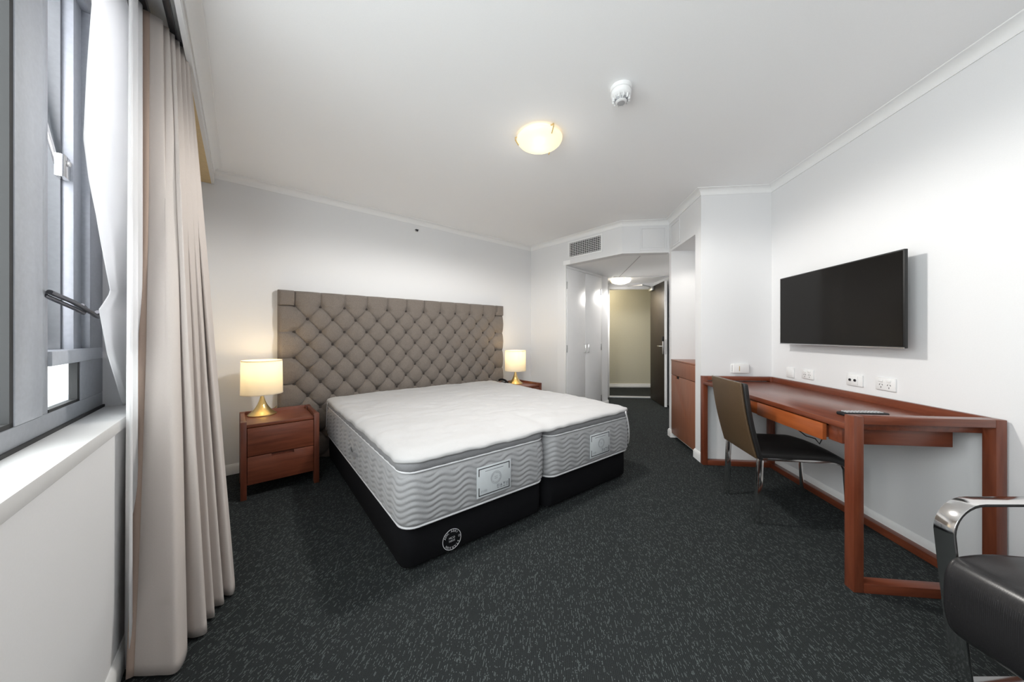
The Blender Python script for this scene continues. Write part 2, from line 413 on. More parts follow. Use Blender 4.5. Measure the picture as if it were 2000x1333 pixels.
bm = nb(); box(bm, -.411, -.393, .107, .127, .942, 2.36); box(bm, -1.2, -.393, .107, .13, .938, .954); obj('pane_seal', bm, 'rubber', win)
# opened sash, hinged at the bottom, tipped outwards
sa = obj('sash', box(box(nb(), -.19, .03, 0, .045, 0, .05), -.05, .03, 0, .045, .05, 1.2), 'aluminium', win, .003, loc=(0, .20, 1.125), rot=(R(-5), 0, 0))
bm = nb(); box(bm, -.19, -.05, .01, .02, .05, 1.2); obj('sash_pane', bm, 'frosted', sa)
bm = nb(); tube(bm, [(.02, .15, 1.74), (.0, .19, 1.98), (-.06, .25, 2.3)], 0, flat=(.022, .006, (1, .6, 0))); obj('stay_arm', bm, 'steel', win, .001)
bm = nb(); box(bm, -.005, .045, .128, .15, 1.70, 1.775); lathe(bm, [(.010, 0), (.010, .006), (.004, .008)], 12, Matrix.Translation((.02, .128, 1.752)) @ Matrix.Rotation(R(90), 4, 'X')); obj('stay_bracket', bm, 'chrome', win, .0015)
bm = nb(); tube(bm, [(-.22, .10, 1.295), (-.10, .09, 1.278), (-.02, .085, 1.262), (.06, .085, 1.25), (.10, .085, 1.242), (.13, .085, 1.238), (.135, .085, 1.25), (.12, .085, 1.256)], .007)
tube(bm, [(-.22, .11, 1.285), (-.06, .095, 1.258), (.0, .09, 1.245), (.03, .09, 1.262), (-.01, .09, 1.272)], .006); obj('stay_catch', bm, 'dark_steel', win)
# neighbouring building and street level outside
ng = thing('neighbour_building', 'grey office building seen through the window panes', 'building', W(26.0, -9.0, -12), math.degrees(WA))
bm = nb(); box(bm, -16, 12, 0, 4, 0, 15.2); obj('facade_wall', bm, 'facade', ng, smooth=False)
p = None
for i in range(12):
    for k in range(3):
        loc = (-14+2.1*i, -.03, 7.6+2.6*k)
        if p is None: bm = nb(); box(bm, 0, 1.4, 0, .06, 0, 1.5); p = obj('window', bm, 'facade_glass', ng, smooth=False, loc=loc)
        else: copy_part(p, ng, loc)

# ------------------------------------------------------------------ headboard (local: x along wall, y into wall, z up)
AA = math.degrees(math.atan2(AD.y, AD.x))
HP = C1 - AD*3.193 + V2(AD.y, -AD.x)*.003     # left end, back face touching the wall
HW, HH, HT = 2.589, 1.577, .085
hb = thing('headboard', 'wide tufted taupe fabric headboard with rows of buttons behind the bed', 'headboard', (HP.x, HP.y, 0), AA)
BU, BZ, PU, PZ, NB_ = .123, 1.44, .2135, .24, 12
def tuft(u, z):
    du = (u-BU)/PU; dz = (z-BZ)/PZ
    def tri(x): return abs(x-round(x))*2       # 0 at seam, 1 mid
    e = .30
    if dz > 0: h = tri(du)**e if 0 <= du <= 11 else 1.0
    elif du < 0 or du > 11: h = tri(dz)**e
    else: h = (tri(du+dz)*tri(du-dz))**(e*.75)
    # nearest button
    p_, q_ = round(du+dz), round(du-dz)
    bu, bz = (p_+q_)/2, (p_-q_)/2
    dip = 0
    if -.01 <= bu <= 11.01 and bz < .01:
        d = math.hypot((du-bu)*PU, (dz-bz)*PZ); dip = math.exp(-(d/.032)**2)
    edge = min(u, HW-u, HH-z); er = 0
    if edge < .03: er = .03*(1-math.sqrt(max(0, 1-(1-edge/.03)**2)))
    if dz > 0: sm = tri(du)*PU/2 if -.05 <= du <= 11.05 else 1
    elif du < 0 or du > 11: sm = tri(dz)*PZ/2
    else: sm = min(tri(du+dz), tri(du-dz))*.08
    return .038*h - .028*dip - er - .003*math.exp(-(sm/.004)**2)
bm = nb(); NX, NZ = 520, 320; rows = []
for j in range(NZ+1):
    z = HH*j/NZ
    rows.append([(HW*i/NX, -HT+.040-tuft(HW*i/NX, z), z) for i in range(NX+1)])
vs = grid(bm, rows)
bk = [[bm.verts.new((x, -.002, z)) for x in (0, HW)] for z in (0, HH)]
bm.faces.new((bk[0][0], bk[1][0], bk[1][1], bk[0][1]))
bm.faces.new(vs[0]+[bk[0][1], bk[0][0]]); bm.faces.new(vs[-1]+[bk[1][1], bk[1][0]])
bm.faces.new([r[0] for r in vs]+[bk[1][0], bk[0][0]]); bm.faces.new([r[-1] for r in vs]+[bk[1][1], bk[0][1]])
obj('padded_panel', bm, 'headboard_cloth', hb, angle=60)
bt = None
for j in range(12):
    z = BZ-.12*j
    if z < .45: break
    for i in range(12 if j % 2 == 0 else 11):
        u = BU+PU*(i+(.5 if j % 2 else 0)); loc = (u, -HT+.040+.018, z)
        if bt is None:
            bm = nb(); lathe(bm, [(.004, 0), (.011, .003), (.0125, .007), (.009, .011), (.003, .0125)], 10, Matrix.Rotation(R(90), 4, 'X'))
            bt = obj('button', bm, 'button_cloth', hb, loc=loc)
        else: copy_part(bt, hb, loc)

# ------------------------------------------------------------------ bed: two bases, two mattresses, one protector
BF = Vector((-.528, 1.612, 0)); BA = 38.1; be1 = V2(math.cos(R(BA)), math.sin(R(BA))); be2 = V2(-math.sin(R(BA)), math.cos(R(BA)))
def bedp(x, y, z=0): v = BF+be1*x+be2*y; return (v.x, v.y, z)
def rrect(x0, x1, y0, y1, r, step):
    pts = []
    for cx, cy, a0 in ((x1-r, y0+r, -90), (x1-r, y1-r, 0), (x0+r, y1-r, 90), (x0+r, y0+r, 180)):
        k = max(6, int(r*math.pi/2/step))
        for i in range(k+1): a = R(a0+90*i/k); pts.append((cx+r*math.cos(a), cy+r*math.sin(a)))
    out = []
    for i, p_ in enumerate(pts):
        q_ = pts[(i+1) % len(pts)]; d = math.hypot(q_[0]-p_[0], q_[1]-p_[1]); n = max(1, int(round(d/step)))
        if d < 1e-6: continue
        for k in range(n): out.append((p_[0]+(q_[0]-p_[0])*k/n, p_[1]+(q_[1]-p_[1])*k/n))
    return out
def nrm(pts):
    n = len(pts); o_ = []
    for i in range(n):
        dx = pts[(i+1) % n][0]-pts[i-1][0]; dy = pts[(i+1) % n][1]-pts[i-1][1]; l = math.hypot(dx, dy) or 1; o_.append((dy/l, -dx/l))
    return o_
BWD = .925
def make_base(label, x):
    t_ = thing('bed_base', label, 'bed base', bedp(x, 0), BA, 'pair of black bed bases')
    P = rrect(0, BWD, 0, 1.97, .055, .03); N_ = nrm(P); rows = []
    for z, off in ((.022, -.02), (.022, -.004), (.028, 0), (.12, .003), (.222, .0), (.228, -.005), (.228, -.03)):
        rows.append([(p_[0]+n_[0]*off, p_[1]+n_[1]*off, z) for p_, n_ in zip(P, N_)])
    bm = nb(); vs = grid(bm, rows, True); bm.faces.new(vs[0][::-1]); bm.faces.new(vs[-1]); obj('upholstered_box', bm, 'base_cloth', t_, angle=50)
    bm = nb(); box(bm, .03, BWD-.03, .02, 1.95, .016, .022); obj('dust_cover', bm, 'plastic_grey', t_)
    c = None
    for cx in (.1, BWD-.1):
        for cy in (.12, 1.85):
            if c is None: bm = nb(); lathe(bm, [(.022, 0), (.022, .016)], 14); c = obj('foot', bm, 'plastic_black', t_, .003, loc=(cx, cy, 0))
            else: copy_part(c, t_, (cx, cy, 0))
    return t_
base_l = make_base('black upholstered bed base with round white emblem, nearer the bedside table with drawers', 0)
base_r = make_base('plain black upholstered bed base without emblem, nearer the desk', .955)
# emblem on the foot end of the left base
em = obj('emblem', lathe(nb(), [(.0525, 0), (.0525, .0012), (.055, .0012), (.055, 0)], 48, cap0=False, cap1=False), 'print_white', base_l, recalc=True)
em.location = (.262, -.0035, .083); em.rotation_euler = (R(90), 0, 0); em['label'] = 'round white printed emblem'
bm = nb()
ring = [('A', 158), ('M', 141), ('C', 124), ('A', 92), ('B', 76), ('R', 60), ('I', 44), ('O', 8)] + [(c, -30-18*i) for i, c in enumerate('STARSON')]
for ch, a in ring:
    M_ = Matrix.Translation((.043*math.cos(R(a)), .043*math.sin(R(a)), .001)) @ Matrix.Rotation(R(a-90), 4, 'Z'); text_bm(bm, ch, .0165, M_)
text_bm(bm, 'MCO', .016, Matrix.Translation((0, .008, .001))); text_bm(bm, 'HAVI', .016, Matrix.Translation((0, -.008, .001)))
obj('emblem_lettering', bm, 'print_white', em, smooth=False, recalc=False)

MX0, MX1, MY0, MY1 = -.022, .925, -.045, 1.965      # mattress outline in its base frame
def make_mattress(label, x):
    t_ = thing('mattress', label, 'mattress', bedp(x, 0, .2305), BA, 'pair of grey quilted mattresses')
    P = rrect(MX0, MX1, MY0, MY1, .085, .009); N_ = nrm(P); ss = [0]
    for i in range(1, len(P)): ss.append(ss[-1]+math.hypot(P[i][0]-P[i-1][0], P[i][1]-P[i-1][1]))
    H = .272; rows = []; nz = 66
    for j in range(nz+1):
        z = H*j/nz; e = min(z, H-z); ro = 0
        if e < .03: ro = -.014*(1-e/.03)**2
        bulge = .010*math.sin(math.pi*z/H); row = []
        for p_, n_, s_ in zip(P, N_, ss):
            f = (z-.011*math.sin(2*math.pi*s_/.145)-.004*math.sin(2*math.pi*s_/.31+z*9))/.031
            g = abs(f-round(f))*2; q = (g**.55)*.0075
            fade = min(1, max(0, (e-.006)/.02))
            off = ro+bulge+q*fade-.0075
            row.append((p_[0]+n_[0]*off, p_[1]+n_[1]*off, z))
        rows.append(row)
    bm = nb(); vs = grid(bm, rows, True); bm.faces.new(vs[0][::-1]); bm.faces.new(vs[-1]); obj('quilted_border', bm, 'mattress_cloth', t_, angle=80)
    P2 = rrect(MX0, MX1, MY0, MY1, .085, .02); N2 = nrm(P2); rows = []; s2 = [0]
    for i in range(1, len(P2)): s2.append(s2[-1]+math.hypot(P2[i][0]-P2[i-1][0], P2[i][1]-P2[i-1][1]))
    for z, off in ((.268, -.03), (.272, -.012), (.280, -.004), (.295, .002), (.312, .002), (.326, -.004), (.335, -.016), (.338, -.05)):
        rows.append([(p_[0]+n_[0]*(off+.002*math.sin(s_*70+z*160)), p_[1]+n_[1]*(off+.002*math.sin(s_*70+z*160)), z) for p_, n_, s_ in zip(P2, N2, s2)])
    bm = nb(); vs = grid(bm, rows, True); bm.faces.new(vs[0][::-1]); bm.faces.new(vs[-1]); obj('pillow_top', bm, 'topper_cloth', t_, angle=80)
    for z, off in ((.004, -.011), (.2735, -.008)):
        bm = nb(); tube(bm, [(p_[0]+n_[0]*off, p_[1]+n_[1]*off, z) for p_, n_ in zip(P2, N2)], .0055, 6, True); obj('piping', bm, 'piping_cloth', t_)
    # sewn label on the foot end
    lb = obj('label_panel', box(nb(), -.117, .117, -.0015, .0015, -.084, .084), 'label_paper', t_, .0005, loc=(.50, MY0-.0125, .133))
    lb['label'] = 'white care label'
    bm = nb()
    def seg(x0, x1, z0, z1): box(bm, x0, x1, -.0024, -.0014, z0, z1)
    seg(-.106, .106, .070, .0745); seg(-.106, .106, -.0745, -.070)
    for sx in (-1, 1):
        for a_, b_ in ((.034, .0745), (-.0745, -.028)):
            x_ = sx*.106; seg(min(x_, x_-sx*.0045), max(x_, x_-sx*.0045), a_, b_)
    obj('label_border', bm, 'ink', lb, smooth=False)
    bm = nb(); MR = Matrix.Rotation(R(90), 4, 'X')
    T_ = lambda x_, z_: Matrix.Translation((x_, -.0022, z_)) @ MR
    for r0 in (.0355, .030): lathe(bm, [(r0-.0008, 0), (r0-.0008, .0004), (r0+.0004, .0004), (r0+.0004, 0)], 36, T_(.01, .004), False, False)
    for ch, a in ring:
        text_bm(bm, ch, .0075, T_(.01, .004) @ Matrix.Rotation(R(a), 4, 'Z') @ Matrix.Translation((.0255, 0, .0003)) @ Matrix.Rotation(R(-90), 4, 'Z'))
    text_bm(bm, 'MCO', .009, T_(.01, .009)); text_bm(bm, 'HAVI', .009, T_(.01, -.001))
    for k in range(26): box(bm, -.062+.0048*k, -.0585+.0048*k+random.uniform(-.001, .0005), -.0023, -.0015, .0525, .0562)
    for k in range(4):
        x_ = .018+.021*k; box(bm, x_, x_+.014, -.0023, -.0015, -.060, -.057)
        if k in (1, 2): prism(bm, [(x_, -.052), (x_+.014, -.052), (x_+.007, -.037)] if k == 1 else [(x_+.007, -.052), (x_+.014, -.037), (x_, -.037)], .0015, .0023, Matrix.Rotation(R(90), 4, 'X'))
        else: box(bm, x_, x_+.004, -.0023, -.0015, -.053, -.037); box(bm, x_+.01, x_+.014, -.0023, -.0015, -.053, -.037)
    for a_, b_ in ((-.088, -.0865), (-.078, -.0765), (-.068, -.066), (-.06, -.0585), (-.054, -.0525)): box(bm, a_, b_, -.0023, -.0015, -.058, -.046)
    obj('label_print', bm, 'ink_grey', lb, smooth=False, recalc=False)
    # side handle
    bm = nb(); tube(bm, [(MX0-.004, .74, .15), (MX0-.018, .78, .147), (MX0-.024, .84, .14), (MX0-.018, .90, .147), (MX0-.004, .94, .15)], 0, flat=(.022, .004, (0, 0, 1))); obj('carry_handle', bm, 'topper_cloth', t_)
    return t_
make_mattress('grey quilted pillow-top mattress on the base that has the white emblem', 0)
make_mattress('grey quilted pillow-top mattress on the plain base nearer the desk', .957)

# quilted protector draped over both mattresses
pr = thing('mattress_protector', 'rumpled white mattress protector spread across both mattresses', 'bedding', bedp(0, 0, .5705), BA)
PX0, PX1, PY0, PY1 = -.024, .957+.925+.002, -.047, 1.967
P = rrect(PX0, PX1, PY0, PY1, .10, .018); N_ = nrm(P); cx = (PX0+PX1)/2; hw = (PX1-PX0)/2
ss = [0]
for i in range(1, len(P)): ss.append(ss[-1]+math.hypot(P[i][0]-P[i-1][0], P[i][1]-P[i-1][1]))
def wrz(x, y):
    v = noise.noise(Vector((x*2.2, y*3.1, .3)))*.010 + noise.noise(Vector((x*4+3*y, y*13, 2.)))*.006
    v -= .007*(1-abs(noise.noise(Vector((x*3.3-y*1.2, y*5, 8)))))**6
    v += .003*noise.noise(Vector((x*22, y*22, 5))) + .0015*math.sin(x*math.pi/.1)*math.sin(y*math.pi/.1)
    v -= .012*math.exp(-((x-.94)/.05)**2)*max(0, 1-y/.6)
    return v
rows = []
for k in range(0, 61):
    t_ = k/60; row = []
    for (px, py) in P:
        sy = min(max(py, PY0+hw), PY1-hw); x = cx+(px-cx)*t_; y = sy+(py-sy)*t_
        e = (1-t_)*hw; drop = -.018*max(0, 1-e/.07)**2
        row.append((x, y, .022+drop+wrz(x, y)))
    rows.append(row)
for k, (off, dz) in enumerate(((.003, -.006), (.004, -.012), (.0035, -.018))):
    row = []
    for (px, py), (nx_, ny_), s_ in zip(P, N_, ss):
        hang = 1+.35*noise.noise(Vector((s_*2.1, 4, 1)))+.16*noise.noise(Vector((s_*9, 7, 1)))
        ripple = .004*noise.noise(Vector((s_*14, 1, 9)))
        row.append((px+nx_*(off+ripple), py+ny_*(off+ripple), .004+dz*hang+wrz(px, py)))
    rows.append(row)
bm = nb(); vs = grid(bm, rows, True); bmesh.ops.remove_doubles(bm, verts=bm.verts[:], dist=.0005)
o = obj('quilted_sheet', bm, 'sheet_cloth', pr, angle=80)
sd = o.modifiers.new('thickness', 'SOLIDIFY'); sd.thickness = .004; sd.offset = 1
def strap(path): bm = nb(); tube(bm, path, 0, flat=(.020, .003, (.7, .7, 0))); return bm
zb = -.5685
pts_ = []
for k in range(15):
    an = R(-100+62*k/14); rr = .085+.0175; zz = -.012-.285*k/14
    pts_.append((.957+MX1-.085+rr*math.cos(an), MY0+.085+rr*math.sin(an), zz))
bm = nb()
rows = []
for k, p_ in enumerate(pts_): rows.append([(p_[0]-.009, p_[1]-.002, p_[2]-.004), (p_[0]+.009, p_[1]+.003, p_[2]+.004)])
grid(bm, rows); o = obj('elastic_strap', bm, 'piping_cloth', pr, angle=80); sd = o.modifiers.new('thickness', 'SOLIDIFY'); sd.thickness = .003
bm = nb(); rows = []
for k in range(12):
    f = k/11; rows.append([(MX0-.0165, 1.80+.06*f, -.012-.26*f), (MX0-.0165, 1.812+.06*f, -.012-.26*f)])
grid(bm, rows); o = obj('elastic_strap', bm, 'piping_cloth', pr, angle=80); sd = o.modifiers.new('thickness', 'SOLIDIFY'); sd.thickness = .003

# ------------------------------------------------------------------ bedside tables
def make_nightstand(label, loc, deg, wd):
    t_ = thing('bedside_table', label, 'bedside table', loc, deg, 'pair of bedside tables'); D = .44; H = .552; pw = .036
    # local: x 0..wd along front, y 0 (front) .. D (back)
    for x0 in (0, wd-pw):
        bm = nb(); box(bm, x0, x0+pw, 0, .06, 0, H-.0); obj('leg', bm, 'night_z', t_, .003)
        bm = nb(); box(bm, x0, x0+pw, D-.06, D, 0, H); obj('leg', bm, 'night_z', t_, .003)
        bm = nb(); box(bm, x0+.004, x0+pw-.004, .06, D-.06, .09, H-.001); obj('side_panel', bm, 'night_z', t_, .002)
    bm = nb(); box(bm, pw, wd-pw, .012, D-.024, H-.045, H-.022); obj('top', bm, 'night_x', t_, .002)
    bm = nb(); box(bm, pw, wd-pw, D-.024, D, .09, H); obj('back_panel', bm, 'night_x', t_, .002)
    bm = nb(); box(bm, pw, wd-pw, .022, D-.024, .095, .105); obj('bottom_panel', bm, 'night_x', t_)
    for i, (z0, z1) in enumerate(((.10, .298), (.303, .503))):
        bm = nb(); xa, xb = pw+.003, wd-pw-.003; c0, c1 = wd/2-.065, wd/2+.075
        if i == 0:
            prism(bm, [(xa, z0), (xb, z0), (xb, z1), (c1, z1), (c1, z1-.022), (c0, z1-.022), (c0, z1), (xa, z1)], -.026, -.006, Matrix.Rotation(R(90), 4, 'X'))
        else: box(bm, xa, xb, .006, .026, z0, z1)
        d = obj('drawer', bm, 'night_x', t_, .0015, angle=30)
        if i == 0: bm = nb(); box(bm, c0-.004, c1+.004, .018, .030, z1-.03, z1); obj('finger_recess', bm, 'night_z', d)
        bm = nb(); box(bm, xa+.01, xb-.01, .026, D-.05, z0+.012, z1-.02); obj('drawer_box', bm, 'wood_edge', d)
    return t_
NA = 40.0
na1 = V2(math.cos(R(NA)), math.sin(R(NA))); na2 = V2(-math.sin(R(NA)), math.cos(R(NA)))
N1 = V2(-1.905, 2.333)
make_nightstand('brown timber bedside table with two drawers, standing by the curtain', N1, NA, .487)
N2_ = V2(.385, 4.31) - na1*.46
make_nightstand('brown timber bedside table mostly hidden behind the far side of the bed', N2_, NA, .46)
TOPZ = .552-.022

def make_lamp(label, loc):
    t_ = thing('table_lamp', label, 'lamp', loc, 0, 'pair of lit bedside lamps')
    prof = [(.097, 0), (.098, .006), (.093, .011), (.078, .022), (.060, .038), (.044, .060), (.031, .085), (.021, .112), (.014, .138), (.010, .165), (.008, .20)]
    obj('base', lathe(nb(), prof, 40), 'brass', t_, angle=50)
    obj('stem', lathe(nb(), [(.006, .20), (.006, .30)], 12), 'brass', t_)
    r0, r1, z0, z1 = .139, .135, .168, .438
    sh = obj('shade', lathe(nb(), [(r0, z0), (r1, z1), (r1-.0025, z1), (r0-.0025, z0), (r0, z0)], 56, cap0=False, cap1=False), 'shade_cloth', t_, angle=50)
    for z, r_ in ((z0+.004, r0), (z1-.004, r1)): obj('shade_trim', lathe(nb(), [(r_+.0008, z-.004), (r_+.0008, z+.004), (r_-.003, z+.004), (r_-.003, z-.004), (r_+.0008, z-.004)], 56, cap0=False, cap1=False), 'shade_cloth', sh)
    bm = nb()
    for k in range(3): a = 2*math.pi*k/3; tube(bm, [(.005*math.cos(a), .005*math.sin(a), .295), ((r1-.004)*math.cos(a), (r1-.004)*math.sin(a), z1-.02)], .0018, 5)
    obj('shade_spider', bm, 'steel', sh)
    obj('bulb', lathe(nb(), [(.008, .30), (.020, .325), (.026, .35), (.020, .372), (.006, .383)], 16), 'bulb', t_)
    L_ = bpy.data.lights.new('lamp_glow', 'POINT'); L_.energy = 1.0; L_.color = (1, .75, .43); L_.shadow_soft_size = .03
    lo = bpy.data.objects.new('lamp_glow', L_); COL.objects.link(lo); lo.parent = t_; lo.location = (0, 0, .41)
    bm = nb(); tube(bm, [(.06, .05, .008), (.10, .09, .004), (.13, .07, .018), (.15, .10, .03), (.145, .13, .01), (.17, .15, .004)], .0025, 6); o_ = obj('cord', bm, 'brass', t_); o_.rotation_euler = (0, 0, R(60))
    return t_
make_lamp('lit brass lamp with drum shade on the bedside table by the curtain', (-2.015, 2.684, TOPZ))
make_lamp('lit brass lamp with drum shade on the half-hidden bedside table', (.045, 4.40, TOPZ))

# telephone and note pad on the far bedside table
ph = thing('telephone', 'black telephone at the headboard end of the half-hidden bedside table', 'telephone', (*(N2_+na1*.074+na2*.30).xy, TOPZ), 40)
obj('telephone_body', prism(nb(), [(-.036, 0), (.034, 0), (.034, .05), (-.036, .028)], -.05, .05, Matrix.Rotation(R(90), 4, 'X')), 'plastic_black', ph, .004)
bm = nb(); tube(bm, [(-.021, -.075, .052), (-.021, -.05, .064), (-.021, 0, .070), (-.021, .05, .064), (-.021, .075, .052)], .013, 8); obj('handset', bm, 'plastic_black', ph)
bm = nb()
for i in range(3):
    for j in range(4): box(bm, -.004+.012*i, .005+.012*i, -.03+.015*j, -.02+.015*j, .037+.003*i, .045+.003*i)
obj('keypad', bm, 'plastic_grey', ph, .001)
npd = thing('note_pad', 'small white note pad between telephone and lamp base', 'note pad', (*(N2_+na1*.134+na2*.285).xy, TOPZ), 40)
obj('paper_block', box(nb(), -.020, .020, -.05, .05, .003, .014), 'plastic_white', npd, .001); obj('backing_card', box(nb(), -.022, .022, -.052, .052, 0, .003), 'plastic_black', npd)

# ------------------------------------------------------------------ curtains
def catmull(P, n):
    out = []
    for i in range(len(P)-1):
        p0, p1, p2, p3 = P[max(i-1, 0)], P[i], P[i+1], P[min(i+2, len(P)-1)]
        for k in range(n):
            t_ = k/n
            out.append(tuple(.5*((2*p1[c])+(-p0[c]+p2[c])*t_+(2*p0[c]-5*p1[c]+4*p2[c]-p3[c])*t_*t_+(-p0[c]+3*p1[c]-3*p2[c]+p3[c])*t_**3) for c in range(2)))
    out.append(P[-1]); return out
botP = [(-.120, .045), (-.165, .105), (-.195, .158), (-.11, .175), (-.02, .145), (-.055, .192), (-.052, .225), (.03, .205), (.025, .243), (.095, .225), (.088, .27), (.165, .25), (.129, .30), (.24, .30), (.30, .26), (.30, .19), (.40, .16), (.42, .10)]
nP = len(botP); topP = []
for i in range(nP):
    f = i/(nP-1); topP.append((.115+.265*f, .058+.085*min(1, f*1.5)*(1-.3*f)+(.016 if i % 2 else -.012)))
bot = catmull(botP, 9); top = catmull(topP, 9)
cu = thing('curtain', 'long beige drape gathered in folds beside the window', 'curtain', W0, math.degrees(WA))
rows = []; NR = 70; CT = 2.445
for j in range(NR+1):
    z = .012+(CT-.012)*j/NR; t_ = 1-j/NR; row = []
    for i, (b_, p_) in enumerate(zip(bot, top)):
        sx_ = i/(len(bot)-1); g = t_**(.82+1.3*max(0, 1-sx_/.30))
        a = p_[0]+(b_[0]-p_[0])*g; n_ = p_[1]+(b_[1]-p_[1])*t_**.9
        n_ += .004*noise.noise(Vector((i*.11, z*1.6, 3)))*(1-abs(2*t_-1)); a += .006*noise.noise(Vector((i*.07, z*1.3, 8)))
        row.append((a, -n_, z))
    rows.append(row)
bm = nb(); grid(bm, rows); o = obj('drape', bm, 'curtain_cloth', cu, angle=80)
sd = o.modifiers.new('thickness', 'SOLIDIFY'); sd.thickness = .004; sd.offset = 0
bm = nb(); grid(bm, [[(r_[0][0]+dx, r_[0][1]+dy, r_[0][2]) for dx, dy in ((-.002, -.003), (-.004, .006), (-.003, .016))] for r_ in rows]); o = obj('side_hem', bm, 'curtain_hem', cu); sd = o.modifiers.new('thickness', 'SOLIDIFY'); sd.thickness = .005; sd.offset = 0
bm = nb()
tube(bm, [(r_[0]-.0, r_[1]-.004, .125) for r_ in rows[3][3:16]], .0012, 5); o = obj('bottom_hem_stitch', bm, 'curtain_cloth', cu)
# sheer
sh = thing('sheer_curtain', 'white sheer curtain bulging across the window beside the beige drape', 'curtain', W0, math.degrees(WA))
edge = [(2.44, -.155), (2.24, -.136), (2.0, -.178), (1.766, -.2115), (1.66, -.16), (1.568, -.088), (1.45, -.02), (1.328, .0486), (1.285, -.03), (1.255, -.088), (1.18, -.05), (1.107, -.009), (1.0, .10), (.888, .215)]
def edge_a(z):
    for (z1, a1), (z0, a0) in zip(edge, edge[1:]):
        if z0 <= z <= z1: f = (z-z0)/(z1-z0); return a0+(a1-a0)*f
    return edge[-1][1]
rows = []
for j in range(81):
    z = .888+(2.44-.888)*j/80; e = edge_a(z); row = []
    for i in range(41):
        f = i/40; a = e+(.30-e)*f**1.1
        n_ = -.04+.062*f+.016*math.sin(f*9+z*1.2)*f*(1-f)*3+.010*noise.noise(Vector((f*5, z*2.2, 1)))
        row.append((a, -n_, z))
    rows.append(row)
bm = nb(); grid(bm, rows); o = obj('loose_panel', bm, 'sheer_cloth', sh, angle=80); sd = o.modifiers.new('thickness', 'SOLIDIFY'); sd.thickness = .0015; sd.offset = 0
rows = []
for j in range(61):
    z = .012+(2.44-.012)*j/60; t_ = 1-j/60; row = []
    for i in range(61):
        f = i/60; a = -.075-.035*t_+(.40+.02*t_)*f; n_ = .027+.012*math.sin(f*2*math.pi*5.5+.6)*(.6+.4*t_)
        row.append((a, -n_, z))
    rows.append(row)
bm = nb(); grid(bm, rows); o = obj('hanging_panel', bm, 'sheer_cloth', sh, angle=80); sd = o.modifiers.new('thickness', 'SOLIDIFY'); sd.thickness = .0015; sd.offset = 0
# curtain track hidden under the pelmet
ct = thing('curtain_track', 'dark curtain track under the pelmet above the drape', 'curtain track', W0, math.degrees(WA))
bm = nb(); box(bm, -2.6, .45, -.115, -.095, 2.447, 2.475); obj('rail', bm, 'dark_steel', ct, .002)
bm = nb(); box(bm, -2.6, .45, -.045, -.025, 2.447, 2.475); obj('rail', bm, 'dark_steel', ct, .002)
bm = nb(); box(bm, -.3, -.28, -.12, -.001, 2.475, 2.495); box(bm, .3, .32, -.12, -.001, 2.475, 2.495); obj('bracket', bm, 'dark_steel', ct)

# ------------------------------------------------------------------ desk (x towards the wall, y along it)
DA = -6.4; DO = V2(1.552, 1.511); dx_ = V2(math.cos(R(DA)), math.sin(R(DA))); dy_ = V2(-math.sin(R(DA)), math.cos(R(DA)))
def deskp(x, y, z=0): v = DO+dx_*x+dy_*y; return (v.x, v.y, z)
dk = thing('desk', 'long red-brown timber desk with square loop legs along the wall', 'desk', DO, DA)
DL, DD, DH, PW = 1.545, .602, .80, .042
for y0, nm in ((0, 'near'), (DL-.05, 'far')):
    for x0 in (0, DD-PW): bm = nb(); box(bm, x0, x0+PW, y0, y0+.05, 0, DH); obj('leg', bm, 'desk_z', dk, .003)
    bm = nb(); box(bm, PW, DD-PW, y0, y0+.05, DH-.035, DH); obj('top_rail', bm, 'desk_x', dk, .002)
    bm = nb(); box(bm, PW, DD-PW, y0, y0+.05, 0, .043); obj('foot_rail', bm, 'desk_x', dk, .002)
bm = nb(); box(bm, DD-PW, DD, .05, DL-.05, 0, .043); obj('back_foot_rail', bm, 'desk_y', dk, .002)
bm = nb(); box(bm, .002, DD-.02, .048, DL-.02, .728, .757); obj('top', bm, 'desk_y', dk, .003)
bm = nb(); box(bm, DD-.022, DD, .05, DL-.05, .728, DH); obj('back_upstand', bm, 'desk_y', dk, .002)
bm = nb(); box(bm, .03, .50, .10, .125, .645, .728); obj('end_panel', bm, 'desk_x', dk, .002)
bm = nb(); box(bm, .03, .50, 1.275, 1.30, .645, .728); obj('end_panel', bm, 'desk_x', dk, .002)
bm = nb(); box(bm, .48, .50, .125, 1.275, .645, .728); obj('rear_panel', bm, 'desk_y', dk, .002)
bm = nb(); box(bm, .03, .05, .125, .178, .645, .728); obj('front_panel', bm, 'desk_y', dk, .002)
for i, (y0, y1, xo) in enumerate(((.18, .715, .004), (.722, 1.262, .016))):
    bm = nb(); box(bm, xo, xo+.02, y0, y1, .638, .722); d = obj('drawer', bm, 'desk_drawer', dk, .002)
    bm = nb(); box(bm, xo+.02, .47, y0+.012, y1-.012, .65, .71); obj('drawer_box', bm, 'desk_y', d)
bm = nb(); tube(bm, [(.10, .62, .645), (.12, .56, .61), (.13, .47, .575), (.13, .40, .58), (.13, .37, .56), (.14, .36, .60), (.15, .33, .640)], .003, 6); tag(obj('power_cable', bm, 'plastic_black'), 'thin black cable hanging below the desk drawers', 'cable')
o = bpy.data.objects['power_cable']; o.location = (*DO.xy, 0); o.rotation_euler = (0, 0, R(DA))

